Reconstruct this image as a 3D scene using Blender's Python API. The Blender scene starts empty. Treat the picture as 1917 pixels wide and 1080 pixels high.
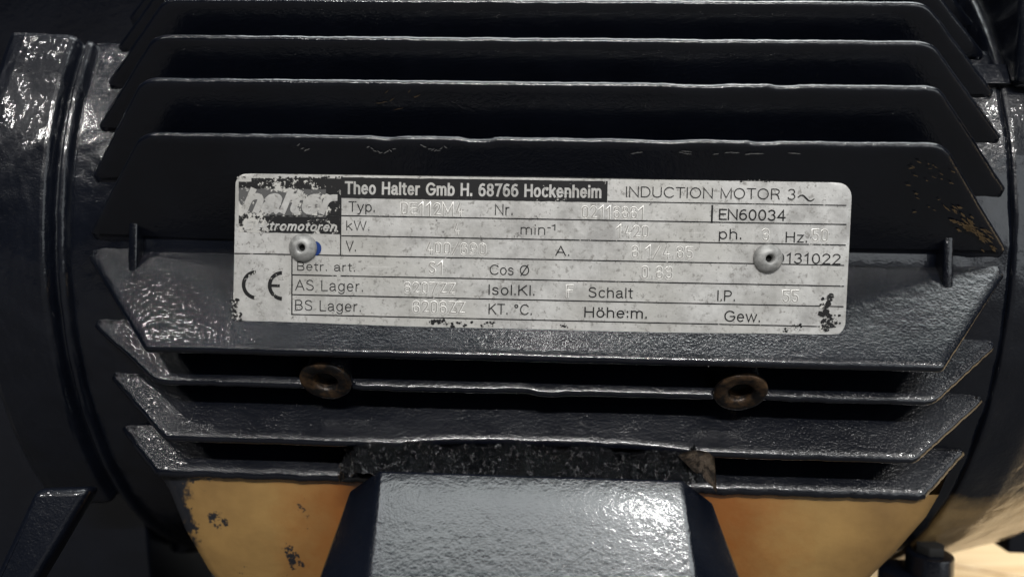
import bpy, bmesh, math, random
from math import sin, cos, tan, pi, radians, sqrt
from mathutils import Vector, Matrix, noise

random.seed(7)
MM = 0.001
scene = bpy.context.scene
COL = scene.collection

# ------------------------------------------------------------ camera
F = 1335.0
YAW, PITCH, ROLL = radians(2.2), radians(3.0), radians(1.1)
_f = Vector((-sin(YAW)*cos(PITCH), cos(YAW)*cos(PITCH), -sin(PITCH)))
_r = Vector((cos(YAW), sin(YAW), 0))
_u = _r.cross(_f)
CR = _r*cos(ROLL) + _u*sin(ROLL)
CU = _u*cos(ROLL) - _r*sin(ROLL)
cam_d = bpy.data.cameras.new("camera")
cam = bpy.data.objects.new("camera", cam_d)
COL.objects.link(cam)
cam_d.sensor_width = 36.0
cam_d.lens = 36.0*F/1917.0
cam_d.clip_start = 0.005
cam_d.clip_end = 60
m3 = Matrix((CR, CU, -_f)).transposed()
cam.matrix_world = m3.to_4x4()
cam_d.dof.use_dof = True
cam_d.dof.focus_distance = 0.162
cam_d.dof.aperture_fstop = 9.0
scene.camera = cam

# ------------------------------------------------------------ world, lamps, exposure
w = bpy.data.worlds.new("World")
scene.world = w
w.use_nodes = True
w.node_tree.nodes["Background"].inputs[0].default_value = (0.75, 0.85, 1.0, 1)
w.node_tree.nodes["Background"].inputs[1].default_value = 0.002
scene.view_settings.view_transform = 'Standard'
scene.view_settings.look = 'None'
scene.view_settings.exposure = 0.0
scene.view_settings.gamma = 1.0


def lamp(name, loc, size, sizey, power, col=(1, 0.98, 0.95), target=(0, 0.17, 0)):
    d = bpy.data.lights.new(name, 'AREA')
    d.shape = 'RECTANGLE'
    d.size, d.size_y, d.energy, d.color = size, sizey, power, col
    o = bpy.data.objects.new(name, d)
    COL.objects.link(o)
    o.location = loc
    o.rotation_euler = (Vector(target)-Vector(loc)).to_track_quat('-Z', 'Y').to_euler()
    return o


lamp("ceiling_panel_lamp", (0.70, 0.70, 2.4), 3.5, 2.46, 145, (0.93, 0.98, 0.985), (0.70, 0.70, 0))
lamp("ceiling_tube_lamp", (0.1, -2.55, 1.95), 1.9, 0.020, 92)
lamp("ceiling_spot_lamp", (0.62, -0.15, 2.25), 0.045, 0.35, 9)
lamp("ceiling_spot_lamp", (-1.4, -0.87, 2.25), 0.04, 0.04, 3.0)
lamp("ceiling_spot_lamp", (0.05, -0.80, 2.25), 0.4, 0.02, 2.0)
lamp("bright_wall_lamp", (3.2, -2.9, 0.9), 3.4, 2.2, 36, (0.92, 0.97, 1.0))
for k in range(4):
    lamp("ceiling_spot_lamp", (-2.5, -2.6, 2.25+0.17*k), 0.07, 0.035, 6)
for k in range(3):
    lamp("ceiling_spot_lamp", (2.3, -2.5, 2.40+0.17*k), 0.10, 0.04, 7)


# ------------------------------------------------------------ picture rays -> points on real surfaces (mm)
def ray(px, py):
    return CR*((px-958)/F) + CU*((540-py)/F) + _f


def hit_plane(px, py, q, n):
    d = ray(px, py)
    return d*(Vector(q).dot(Vector(n))/d.dot(Vector(n)))


# ------------------------------------------------------------ node helpers
class NT:
    def __init__(s, name):
        s.m = bpy.data.materials.new(name)
        s.m.use_nodes = True
        s.t = s.m.node_tree
        s.b = s.t.nodes["Principled BSDF"]
        s.tc = s.t.nodes.new("ShaderNodeTexCoord")

    def n(s, typ, **kw):
        x = s.t.nodes.new(typ)
        for k, v in kw.items():
            setattr(x, k, v)
        return x

    def l(s, a, b):
        s.t.links.new(a, b)

    def noise(s, scale, detail=4, rough=0.55, vec=None, dist=0.0):
        x = s.n("ShaderNodeTexNoise")
        x.inputs["Scale"].default_value = scale
        x.inputs["Detail"].default_value = detail
        x.inputs["Roughness"].default_value = rough
        x.inputs["Distortion"].default_value = dist
        s.l(vec or s.tc.outputs["Object"], x.inputs["Vector"])
        return x.outputs["Fac"]

    def mapping(s, scale=(1, 1, 1), rot=(0, 0, 0)):
        x = s.n("ShaderNodeMapping")
        x.inputs["Scale"].default_value = scale
        x.inputs["Rotation"].default_value = rot
        s.l(s.tc.outputs["Object"], x.inputs["Vector"])
        return x.outputs["Vector"]

    def ramp(s, fac, stops):
        x = s.n("ShaderNodeValToRGB")
        e = x.color_ramp.elements
        while len(e) < len(stops):
            e.new(0.5)
        for el, (p, c) in zip(e, stops):
            el.position = p
            el.color = (c, c, c, 1) if isinstance(c, (int, float)) else (*c, 1)
        s.l(fac, x.inputs[0])
        return x.outputs[0]

    def mix(s, fac, a, b):
        x = s.n("ShaderNodeMix", data_type='RGBA')
        if isinstance(fac, float):
            x.inputs[0].default_value = fac
        else:
            s.l(fac, x.inputs[0])
        for sock, v in ((x.inputs[6], a), (x.inputs[7], b)):
            if isinstance(v, tuple):
                sock.default_value = (*v, 1)
            else:
                s.l(v, sock)
        return x.outputs[2]

    def math(s, op, a, b=0.0, c=None):
        x = s.n("ShaderNodeMath", operation=op)
        for i, v in enumerate((a, b) if c is None else (a, b, c)):
            if isinstance(v, (int, float)):
                x.inputs[i].default_value = v
            else:
                s.l(v, x.inputs[i])
        return x.outputs[0]

    def bump(s, h, strength, dist, prev=None):
        x = s.n("ShaderNodeBump")
        x.inputs["Strength"].default_value = strength
        x.inputs["Distance"].default_value = dist
        s.l(h, x.inputs["Height"])
        if prev is not None:
            s.l(prev, x.inputs["Normal"])
        return x.outputs[0]

    def fin(s, col=None, rough=None, metal=None, normal=None, **kw):
        for k, v in (("Base Color", col), ("Roughness", rough), ("Metallic", metal), ("Normal", normal)):
            if v is None:
                continue
            if isinstance(v, tuple):
                s.b.inputs[k].default_value = (*v, 1)
            elif isinstance(v, (int, float)):
                s.b.inputs[k].default_value = v
            else:
                s.l(v, s.b.inputs[k])
        for k, v in kw.items():
            s.b.inputs[k.replace("_", " ")].default_value = v
        return s.m


def paint_mat(name, col=(0.0022, 0.0031, 0.0062), col2=(0.0034, 0.0046, 0.0086), rough=0.22, fine=1.0, floor_tint_below=None, coat=0.45, peel=0.16, glint=750, gd=0.00010, spec=0.5):
    t = NT(name)
    big = t.noise(60, 3)
    mid = t.noise(420, 3, 0.6)
    fin_ = t.noise(1900, 2, 0.55)
    vo = t.n("ShaderNodeTexVoronoi", feature='F1')
    vo.inputs["Scale"].default_value = 900
    t.l(t.tc.outputs["Object"], vo.inputs["Vector"])
    n1 = t.bump(mid, peel, 0.0005)
    vary = t.ramp(t.noise(75, 3, 0.6), [(0.36, 0.6), (0.62, 1.0)])
    n2 = t.bump(t.math('MULTIPLY', fin_, vary), 1.0, 0.00010*fine, n1)
    n3 = n2
    glit = t.noise(glint, 2, 0.5)
    nc = t.bump(t.math('MULTIPLY', glit, vary), 1.0, gd, n1)
    t.l(nc, t.b.inputs["Coat Normal"])
    c = t.mix(t.ramp(big, [(0.35, 0.0), (0.65, 1.0)]), col, col2)
    # dusty worn specks
    c = t.mix(t.ramp(fin_, [(0.66, 0.0), (0.72, 0.5)]), c, (0.018, 0.018, 0.018))
    r = t.math('ADD', t.math('MULTIPLY', big, 0.16), rough-0.08)
    if floor_tint_below is not None:
        # lower down the wood floor's warm reflection is painted in as ochre
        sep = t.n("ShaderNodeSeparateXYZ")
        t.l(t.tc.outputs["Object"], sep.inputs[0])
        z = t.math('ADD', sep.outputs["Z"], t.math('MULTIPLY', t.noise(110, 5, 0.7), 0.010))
        msk = t.ramp(t.math('MULTIPLY', t.math('SUBTRACT', floor_tint_below+0.005, z), 160), [(0.0, 0.0), (1.0, 1.0)])
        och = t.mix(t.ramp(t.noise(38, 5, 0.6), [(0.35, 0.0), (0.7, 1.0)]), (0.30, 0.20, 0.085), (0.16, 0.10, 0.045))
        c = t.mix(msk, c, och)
    return t.fin(c, r, 0.0, n3, Coat_Weight=coat, Coat_Roughness=0.05, Specular_IOR_Level=spec)


M = {}
M['paint'] = paint_mat("dark_blue_paint")
M['paint_shield'] = paint_mat("dark_paint_end_shield", rough=0.30, fine=0.7, floor_tint_below=-0.062, peel=0.25, glint=330, gd=0.00018, spec=0.3, coat=0.7)
M['paint_shield_left'] = paint_mat("dark_paint_left_end_shield", rough=0.30, fine=0.7, peel=0.25, glint=330, gd=0.00018, spec=0.25, coat=0.6)
M['paint_foot'] = paint_mat("dark_paint_smooth_foot", (0.0024, 0.0034, 0.0066), (0.0036, 0.0048, 0.0088), 0.22, 0.9)
M['paint_grey'] = paint_mat("dark_paint_grey_sheen", (0.0024, 0.0034, 0.0066), (0.0036, 0.0048, 0.0088), 0.22, 1.15)


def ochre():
    t = NT("ochre_floor_reflection")  # reflection of the wood floor, painted as an ochre base colour
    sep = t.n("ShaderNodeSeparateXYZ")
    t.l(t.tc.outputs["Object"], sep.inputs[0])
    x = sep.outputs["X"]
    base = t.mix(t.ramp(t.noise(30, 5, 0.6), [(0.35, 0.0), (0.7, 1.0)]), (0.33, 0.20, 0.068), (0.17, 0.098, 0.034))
    # the painted reflection turns browner on both sides of the foot
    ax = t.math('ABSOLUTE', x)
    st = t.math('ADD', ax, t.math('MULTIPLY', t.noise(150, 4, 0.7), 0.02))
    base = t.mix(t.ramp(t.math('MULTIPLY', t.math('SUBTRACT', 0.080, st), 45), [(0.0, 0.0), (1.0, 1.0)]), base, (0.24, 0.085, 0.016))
    # dark spots with ragged rims, heavier to the left
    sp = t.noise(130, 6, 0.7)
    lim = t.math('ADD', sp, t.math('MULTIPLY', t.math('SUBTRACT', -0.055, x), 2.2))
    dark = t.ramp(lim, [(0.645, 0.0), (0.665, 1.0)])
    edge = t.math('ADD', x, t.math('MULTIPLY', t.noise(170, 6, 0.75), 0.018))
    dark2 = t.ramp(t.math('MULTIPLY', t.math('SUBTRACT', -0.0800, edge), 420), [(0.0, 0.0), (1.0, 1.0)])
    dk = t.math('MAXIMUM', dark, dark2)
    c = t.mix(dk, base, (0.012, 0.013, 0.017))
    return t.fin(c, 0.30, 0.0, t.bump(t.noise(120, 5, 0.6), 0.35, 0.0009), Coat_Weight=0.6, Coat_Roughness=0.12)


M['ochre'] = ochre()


def metal_plate():
    t = NT("worn_aluminium_plate")
    blot = t.noise(160, 6, 0.65)
    fine = t.noise(900, 4, 0.7)
    scr = t.noise(1.0, 3, 0.7, t.mapping((70, 60, 2300), (0, 0.75, 0)))
    scr2 = t.noise(1.0, 3, 0.6, t.mapping((2600, 60, 90), (0, 0.5, 0)))
    c = t.mix(t.ramp(blot, [(0.34, 0.0), (0.60, 1.0)]), (0.37, 0.365, 0.355), (0.64, 0.635, 0.62))
    c = t.mix(t.ramp(t.noise(55, 3, 0.5), [(0.40, 0.0), (0.62, 0.55)]), c, (0.50, 0.49, 0.455))
    c = t.mix(t.ramp(fine, [(0.34, 0.8), (0.44, 0.0)]), c, (0.25, 0.24, 0.225))
    c = t.mix(t.ramp(t.noise(420, 5, 0.75), [(0.315, 0.9), (0.36, 0.0)]), c, (0.13, 0.125, 0.12))
    c = t.mix(t.ramp(scr, [(0.66, 0.0), (0.74, 0.4)]), c, (0.75, 0.74, 0.72))
    c = t.mix(t.ramp(scr2, [(0.68, 0.0), (0.76, 0.3)]), c, (0.72, 0.71, 0.69))
    n = t.bump(scr2, 0.12, 0.00012)
    n = t.bump(blot, 0.35, 0.0004, n)
    n = t.bump(fine, 0.25, 0.0001, n)
    r = t.ramp(blot, [(0.3, 0.55), (0.7, 0.40)])
    return t.fin(c, r, 0.35, n)


M['plate'] = metal_plate()


def print_mat(name, wear, scale=700, col=(0.014, 0.014, 0.015)):
    t = NT(name)
    n1 = t.noise(scale, 5, 0.75)
    n2 = t.noise(scale*0.22, 3, 0.6)
    v = t.math('ADD', t.math('MULTIPLY', n1, 0.6), t.math('MULTIPLY', n2, 0.4))
    k = t.ramp(v, [(wear, 0.0), (wear+0.012, 1.0)])
    c = t.mix(k, (0.60, 0.59, 0.56), col)
    return t.fin(c, t.ramp(k, [(0, 0.45), (1, 0.5)]), t.ramp(k, [(0, 0.3), (1, 0.0)]), None, Specular_IOR_Level=0.25)


M['print'] = print_mat("black_print", 0.38)
M['print_worn'] = print_mat("black_print_worn", 0.435)
M['print_header'] = print_mat("black_print_header", 0.36, 500)
M['print_logo'] = print_mat("black_print_rubbed", 0.425, 620)
M['print_full'] = print_mat('black_print_intact', 0.31)
M['print_logo_mid'] = print_mat('black_print_half_rubbed', 0.455, 560)
M['print_logo_worse'] = print_mat("black_print_mostly_rubbed", 0.47, 560, (0.10, 0.10, 0.10))

t = NT("stamped_metal")
M['stamp'] = t.fin(t.mix(t.ramp(t.noise(500, 4, 0.7), [(0.38, 0.0), (0.6, 1.0)]), (0.62, 0.61, 0.58), (0.80, 0.79, 0.76)), 0.35, 0.3, None)
t = NT("stamped_groove_grime")
M['stamp_groove'] = t.fin((0.33, 0.32, 0.305), 0.5, 0.3, None)
t = NT("rivet_aluminium")
M['rivet'] = t.fin(t.mix(t.ramp(t.noise(600, 4), [(0.35, 0.0), (0.6, 1.0)]), (0.20, 0.20, 0.195), (0.38, 0.38, 0.37)), 0.5, 0.2,
                   t.bump(t.noise(1200, 3), 0.3, 0.0001))
t = NT("black_hole")
M['black'] = t.fin((0.004, 0.004, 0.004), 0.8)
t = NT("blue_plastic")
M['blue'] = t.fin((0.008, 0.035, 0.17), 0.4)
t = NT("rusty_brass_ring")
M['ring'] = t.fin(t.mix(t.ramp(t.noise(260, 5, 0.7), [(0.44, 0.0), (0.66, 1.0)]), (0.012, 0.011, 0.011), (0.115, 0.068, 0.036)), 0.38, 0.45,
                  t.bump(t.noise(600, 4), 0.5, 0.0004))
t = NT("crumbled_casting")  # lighter specks put glints of the black lumps into the colour
M['crumb'] = t.fin(t.mix(t.ramp(t.noise(500, 5, 0.7), [(0.54, 0.0), (0.64, 1.0)]), (0.006, 0.007, 0.009), (0.09, 0.09, 0.095)), 0.15, 0.45,
                   t.bump(t.noise(1300, 4, 0.7), 0.9, 0.0008))
t = NT("bare_silver_chip")
M['chip'] = t.fin((0.42, 0.42, 0.41), 0.35, 0.5, t.bump(t.noise(1500, 3), 0.5, 0.0002))
t = NT("brown_scuff")
M['scuff'] = t.fin((0.12, 0.08, 0.038), 0.5, 0.0, None)
t = NT("flaking_brown_paint")
M['flake'] = t.fin(t.mix(t.ramp(t.noise(300, 5, 0.7, None, 1.0), [(0.45, 0.0), (0.55, 1.0)]), (0.03, 0.024, 0.020), (0.13, 0.10, 0.075)), 0.35, 0.0,
                   t.bump(t.noise(500, 4), 0.7, 0.0006))


def wood():
    t = NT("pale_wood")
    g = t.noise(1.0, 6, 0.6, t.mapping((6, 90, 90)), 1.2)
    c = t.mix(t.ramp(g, [(0.35, 0.0), (0.65, 1.0)]), (0.55, 0.37, 0.19), (0.74, 0.56, 0.34))
    return t.fin(c, 0.45, 0.0, t.bump(g, 0.2, 0.0005))


M['wood'] = wood()


# ------------------------------------------------------------ object helpers
def obj(name, bm, mat, parent=None, smooth=True, label=None, kind=None):
    me = bpy.data.meshes.new(name)
    bmesh.ops.recalc_face_normals(bm, faces=bm.faces)
    bm.to_mesh(me)
    bm.free()
    o = bpy.data.objects.new(name, me)
    COL.objects.link(o)
    me.materials.append(M[mat] if isinstance(mat, str) else mat)
    if smooth is True:
        for p in me.polygons:
            p.use_smooth = True
    if parent is not None:
        o.parent = parent
        loc = Vector((0, 0, 0))
        p = parent
        while p is not None:
            loc += p.location
            p = p.parent
        o.location = -loc
    if label:
        o['label'] = label
    if kind:
        o['kind'] = kind
    return o


def V(x, y, z):
    return Vector((x*MM, y*MM, z*MM))


def nz(v, s, k=0.0):
    return noise.noise(Vector(v)*s+Vector((k, k*1.7, -k)))


def prism(bm, pts2d, frame, d0, d1, bevel=0.0, segs=3):
    """pts2d polygon in (a, b); frame = (origin, A, B, C); extruded along C from d0 to d1 (mm)."""
    o, A, B, Cc = frame
    lo = [bm.verts.new((o+A*a+B*b+Cc*d0)*MM) for a, b in pts2d]
    hi = [bm.verts.new((o+A*a+B*b+Cc*d1)*MM) for a, b in pts2d]
    n = len(pts2d)
    fs = [bm.faces.new(lo[::-1]), bm.faces.new(hi)]
    for i in range(n):
        fs.append(bm.faces.new((lo[i], lo[(i+1) % n], hi[(i+1) % n], hi[i])))
    bmesh.ops.recalc_face_normals(bm, faces=fs)
    if bevel:
        es = list({e for f in fs for e in f.edges})
        bmesh.ops.bevel(bm, geom=es, offset=bevel*MM, segments=segs, profile=0.5, affect='EDGES', clamp_overlap=True)
    return fs


def autosmooth(o, ang=40):
    me = o.data
    bm = bmesh.new()
    bm.from_mesh(me)
    for e in bm.edges:
        if len(e.link_faces) == 2 and e.calc_face_angle(0) > radians(ang):
            e.smooth = False
    for f in bm.faces:
        f.smooth = True
    bm.to_mesh(me)
    bm.free()


# ------------------------------------------------------------ the motor
AX_Y = 285.0
RB = 112.5
FLOOR = -150.0
motor = bpy.data.objects.new("electric_motor", None)
COL.objects.link(motor)
motor.location = V(0, AX_Y, FLOOR)
motor['label'] = "dark blue painted finned electric motor with a riveted silver nameplate and floor reflection painted ochre on its underside"
motor['category'] = "electric motor"


def lathe(name, xs, thetas, rfun, mat, label=None, close_ends=True):
    bm = bmesh.new()
    rows = []
    for x in xs:
        row = []
        for th in thetas:
            r = rfun(x, th)
            row.append(bm.verts.new(V(x, AX_Y-r*cos(th), r*sin(th))))
        rows.append(row)
    n = len(thetas)
    for a in range(len(xs)-1):
        for b in range(n):
            c = (b+1) % n
            bm.faces.new((rows[a][b], rows[a][c], rows[a+1][c], rows[a+1][b]))
    if close_ends:
        bm.faces.new(rows[0])
        bm.faces.new(rows[-1][::-1])
    return obj(name, bm, mat, motor, True, label)


def frange(a, b, s):
    n = max(1, int(round((b-a)/s)))
    return [a+(b-a)*i/n for i in range(n+1)]


TH = [radians(a) for a in frange(-60, 60, 0.6)] + [radians(a) for a in frange(64, 296, 4)]


def smoothstep(a, b, x):
    t_ = min(1, max(0, (x-a)/(b-a)))
    return t_*t_*(3-2*t_)


def r_house(x, th):
    r = RB + 0.35*nz((x, th*100, 0), 0.12) + 0.18*nz((x, th*100, 5), 0.5)
    a = math.degrees(th)
    if abs(x) > 104 and 27.8 < a < 70:
        r -= 40*smoothstep(27.8, 29.0, a)
    return r


lathe("housing", frange(-117.0, 110.6, 1.0), TH, r_house, 'paint')


def profile(pts):
    def f(x):
        for (x0, r0), (x1, r1) in zip(pts, pts[1:]):
            if x0 <= x <= x1:
                return r0+(r1-r0)*(x-x0)/(x1-x0)
        return pts[-1][1] if x > pts[-1][0] else pts[0][1]
    return f


PL = profile([(-170, 40), (-165, 60), (-150, 78), (-143, 88), (-140.2, 92), (-140, 106), (-139.4, 112), (-138.6, 114.6), (-137.2, 116.3), (-135.5, 117.2), (-132.5, 117.4),
              (-121.2, 116.6), (-120.4, 116.2), (-119.9, 115.2), (-119.6, 113.4), (-118.9, 113.1), (-118.5, 114.2), (-117.8, 114.7), (-117.0, 114.4), (-116.4, 113.4), (-116.2, 110)])
PR = profile([(110.7, 108), (110.8, 112.3), (111.1, 113.0), (111.6, 113.2), (122, 112.6), (137, 108.2), (150, 105), (158, 101), (164, 98), (172, 92.5), (183, 82), (190, 70), (196, 50), (198, 30)])


def r_left(x, th):
    r = PL(x)
    a = math.degrees(th)
    cut = smoothstep(27.0, 29.2, a)*(1-smoothstep(60, 62, a)) if a > 0 else smoothstep(39.0, 41.5, -a)*(1-smoothstep(60, 62, -a))
    if True:
        r -= 40*cut*(smoothstep(-119.0, -120.2, x) if a < 0 else 1.0)*(1 if a > 0 else 0.8)
    return r + 0.22*nz((x, th*100, 9), 0.22) + 0.1*nz((x, th*100, 2), 0.7)


def r_right(x, th):
    r = PR(x)
    a = math.degrees(th)
    return r + 0.25*nz((x, th*100, 19), 0.15) + 0.12*nz((x, th*100, 2), 0.6)


lathe("end_shield", [-170, -165, -158, -150, -146, -143, -140.2] + frange(-140, -116.2, 0.25), TH, r_left, 'paint_shield_left', "left end shield with a rounded raised rim")
lathe("end_shield", [110.7, 110.8, 111.1, 111.3, 111.6, 112.2] + frange(113, 196, 1.5)+[198], TH, r_right, 'paint_shield', "right end shield curving away with floor reflection painted ochre on its underside")

# raised pads of the right end shield (upper right)
bm = bmesh.new()
def sector(bm, x0, x1, a0, a1, r0, r1, bev=0.8):
    na = 14
    pts = []
    for k in range(na+1):
        a = radians(a0+(a1-a0)*k/na)
        pts.append((AX_Y-r1*cos(a), r1*sin(a)))
    for k in range(na, -1, -1):
        a = radians(a0+(a1-a0)*k/na)
        pts.append((AX_Y-r0*cos(a), r0*sin(a)))
    prism(bm, pts, (Vector((0, 0, 0)), Vector((0, 1, 0)), Vector((0, 0, 1)), Vector((1, 0, 0))), x0, x1, bev, 3)
prism(bm, [(176, 42), (178.5, 110), (215, 110), (215, 42)], (Vector((0, 0, 0)), Vector((0, 1, 0)), Vector((0, 0, 1)), Vector((1, 0, 0))), 112.5, 150, 1.6, 4)
o = obj("mounting_pad", bm, 'paint_grey', motor, True); autosmooth(o, 35)
bm = bmesh.new()
sector(bm, 104.5, 112.4, 21.8, 24.6, 100, 114.6, 0.5)
o = obj("pad_ledge", bm, 'paint', motor, True); autosmooth(o, 35)

AL = radians(52)


def fillet_poly(pts, rads, n=8):
    out = []
    N = len(pts)
    for i in range(N):
        p = Vector(pts[i]); a = Vector(pts[i-1]); b = Vector(pts[(i+1) % N])
        r = rads[i]
        if r <= 0:
            out.append(p)
            continue
        u = (a-p).normalized(); v = (b-p).normalized()
        ang = u.angle(v)
        d = r/tan(ang/2)
        c = p+(u+v).normalized()*(r/sin(ang/2))
        s = p+u*d-c; e = p+v*d-c
        tot = s.angle(e)
        cr = s.x*e.y-s.y*e.x
        for k in range(n+1):
            q = tot*k/n*(1 if cr > 0 else -1)
            out.append(c+Vector((s.x*cos(q)-s.y*sin(q), s.x*sin(q)+s.y*cos(q))))
    return out


def fin_frame(p, sg):
    """base point on the housing circle for perpendicular offset p; sg +1 upper group, -1 lower."""
    n = (sin(AL), cos(AL))
    # y*sinA + z'*cosA = p, (y-AX)^2+z'^2 = RB^2, nearest to the camera
    D = (-cos(AL), sin(AL))
    # point = c + n*(p-c.n) + D*t
    cn = AX_Y*n[0]
    k = p-cn
    t_ = sqrt(RB*RB-k*k)
    y = AX_Y+n[0]*k+D[0]*t_
    z = n[1]*k+D[1]*t_
    return Vector((0, y, z*sg)), Vector((0, D[0], D[1]*sg)), Vector((0, n[0], n[1]*sg))


def make_fin(p, sg, h, xb0, xb1, xt0, xt1, rc, tt=2.1, tr=3.0, seed=0, rough_edge=0.12, notch=None, label=None, mat='paint'):
    q, D, N = fin_frame(p, sg)
    p0 = [(xb0, -9), (xb1, -9), (xb1+0.2, 0.4), (xt1, h), (xt0, h), (xb0-0.2, 0.4)]
    poly = fillet_poly(p0, [0, 0, 0.8, rc, rc, 0.8])
    # densify
    pts = []
    for i in range(len(poly)):
        a = poly[i]; b = poly[(i+1) % len(poly)]
        n = max(1, int((b-a).length/0.9)) if not (a.y < -8 and b.y < -8) else 1
        for k in range(n):
            pts.append(a+(b-a)*(k/n))
    N_ = len(pts)
    nrm = []
    for i in range(N_):
        tg = (pts[(i+1) % N_]-pts[i-1]).normalized()
        nrm.append(Vector((-tg.y, tg.x)))  # inward for CCW
    def jitter(i):
        pt = pts[i]
        if pt.y < 1:
            return 0
        e = rough_edge*(nz((pt.x, pt.y, seed*7.3), 0.16)*0.7+nz((pt.x, pt.y, seed*3.1), 0.7)*0.5+nz((pt.x, pt.y, seed), 2.2)*0.3)
        if notch:
            e += notch(pt.x, pt.y)
        return e
    jit = [jitter(i) for i in range(N_)]
    bm = bmesh.new()
    rr = tt/2
    secs = []
    steps = 6
    for k in range(steps+1):
        phi = -pi/2+pi*k/steps
        secs.append((rr*(1-cos(phi)), rr*sin(phi)))
    secs = [(rr*1.0+1.2, -rr)] + secs + [(rr+1.2, rr)]
    loops = []
    for si, (ins, wv) in enumerate(secs):
        lp = []
        for i in range(N_):
            ii = ins+jit[i]
            pt = pts[i]+nrm[i]*ii
            thick = 1+(tr/tt-1)*(h-pt.y)/h
            wob = 0.0 if si in (0, len(secs)-1) else 0.04*nz((pt.x*1.0, si*3.0, seed*5+40), 1.2)
            lp.append(bm.verts.new((q+Vector((1, 0, 0))*pt.x+D*pt.y+N*(wv*thick+wob))*MM))
        loops.append(lp)
    for a, b in zip(loops, loops[1:]):
        for i in range(N_):
            j = (i+1) % N_
            bm.faces.new((a[i], a[j], b[j], b[i]))
    c1 = bm.faces.new(loops[0][::-1]); c2 = bm.faces.new(loops[-1])
    me_o = obj("cooling_fin", bm, mat, motor, True, label)
    for pl_ in me_o.data.polygons:
        if len(pl_.vertices) > 10:
            pl_.use_smooth = False
    return me_o, (q, D, N)


def chip_notch(lst):
    def f(x, y):
        e = 0
        for cx, wd, dp in lst:
            dd = abs(x-cx)/wd
            if dd < 1:
                e += dp*(1-dd**4)
        return e
    return f


FI = {}
SH = 1.1
for k, (p, h, xt0, xt1) in enumerate([(136.8, 27.2, -88.5, 85.0), (146.4, 25.3, -89.5, 84.5), (156.2, 22.9, -89, 84.5), (166.1, 21.3, -89, 85.5), (176.0, 20.4, -89, 86), (185.9, 19.8, -89, 86), (195.8, 19.5, -89, 86)]):
    nt = chip_notch([(-34, 3, 0.35), (-14, 4, 0.5), (26, 5, 0.25), (47, 3, 0.3)]) if k == 0 else (chip_notch([(34, 6, 0.3), (52, 3, 0.3)]) if k == 1 else None)
    FI['F%d' % (k+1)] = make_fin(p+SH, 1, h, -110.5, 108.8, xt0, xt1, 7.5, seed=k+1, rough_edge=0.16, notch=nt)
# lower group
FI['A'] = make_fin(137.3+SH, -1, 25.8, -111, 108.8, -88.6, 87.6, 2.2, tt=2.3, seed=21, rough_edge=0.12, mat='paint_grey')
FI['B'] = make_fin(149.4+SH, -1, 15.4, -111, 108.8, -90.5, 90.5, 6.0, tt=1.9, seed=22, rough_edge=0.3,
                   notch=chip_notch([(2, 4, -0.5), (-5, 5, 0.25), (-49.0, 5.6, 5.0), (46.3, 5.6, 5.0)]))
FI['C'] = make_fin(160.6+SH, -1, 16.4, -109, 109, -90.0, 88.6, 4.0, tt=2.3, seed=23, rough_edge=0.2,
                   notch=chip_notch([(2.5, 35.5, 1.6)]))
FI['D'] = make_fin(174.3+SH, -1, 12.6, -110, 109, -97, 95, 3.5, tt=3.2, seed=24, rough_edge=0.5)

# gusset ribs inside the V between fin 1 and fin A
qa, Da, Na = FI['A'][1]
q1, D1, N1 = FI['F1'][1]
for xr in (-98.6, 94.6):
    bm = bmesh.new()
    z1, z0 = 7.6, -8.8
    pts = [(168.6, z0), (169.4, z1), (178, z1-3), (180, 0), (178, z0+3)]
    prism(bm, pts, (Vector((0, 0, 0)), Vector((0, 1, 0)), Vector((0, 0, 1)), Vector((1, 0, 0))), xr-1.15, xr+1.15, 0.7, 3)
    o = obj("gusset_rib", bm, 'paint_grey', motor, True); autosmooth(o, 50)
    # web filling the crotch behind the rib
# ledges at the root of the V
bm = bmesh.new()
prism(bm, [(172.2, 2.0), (172.2, -3.2), (180, -5), (180, 4)], (Vector((0, 0, 0)), Vector((0, 1, 0)), Vector((0, 0, 1)), Vector((1, 0, 0))), -97.5, 93.5, 0.7, 3)
o = obj("root_fillet", bm, 'paint_grey', motor, True); autosmooth(o, 50)


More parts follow.
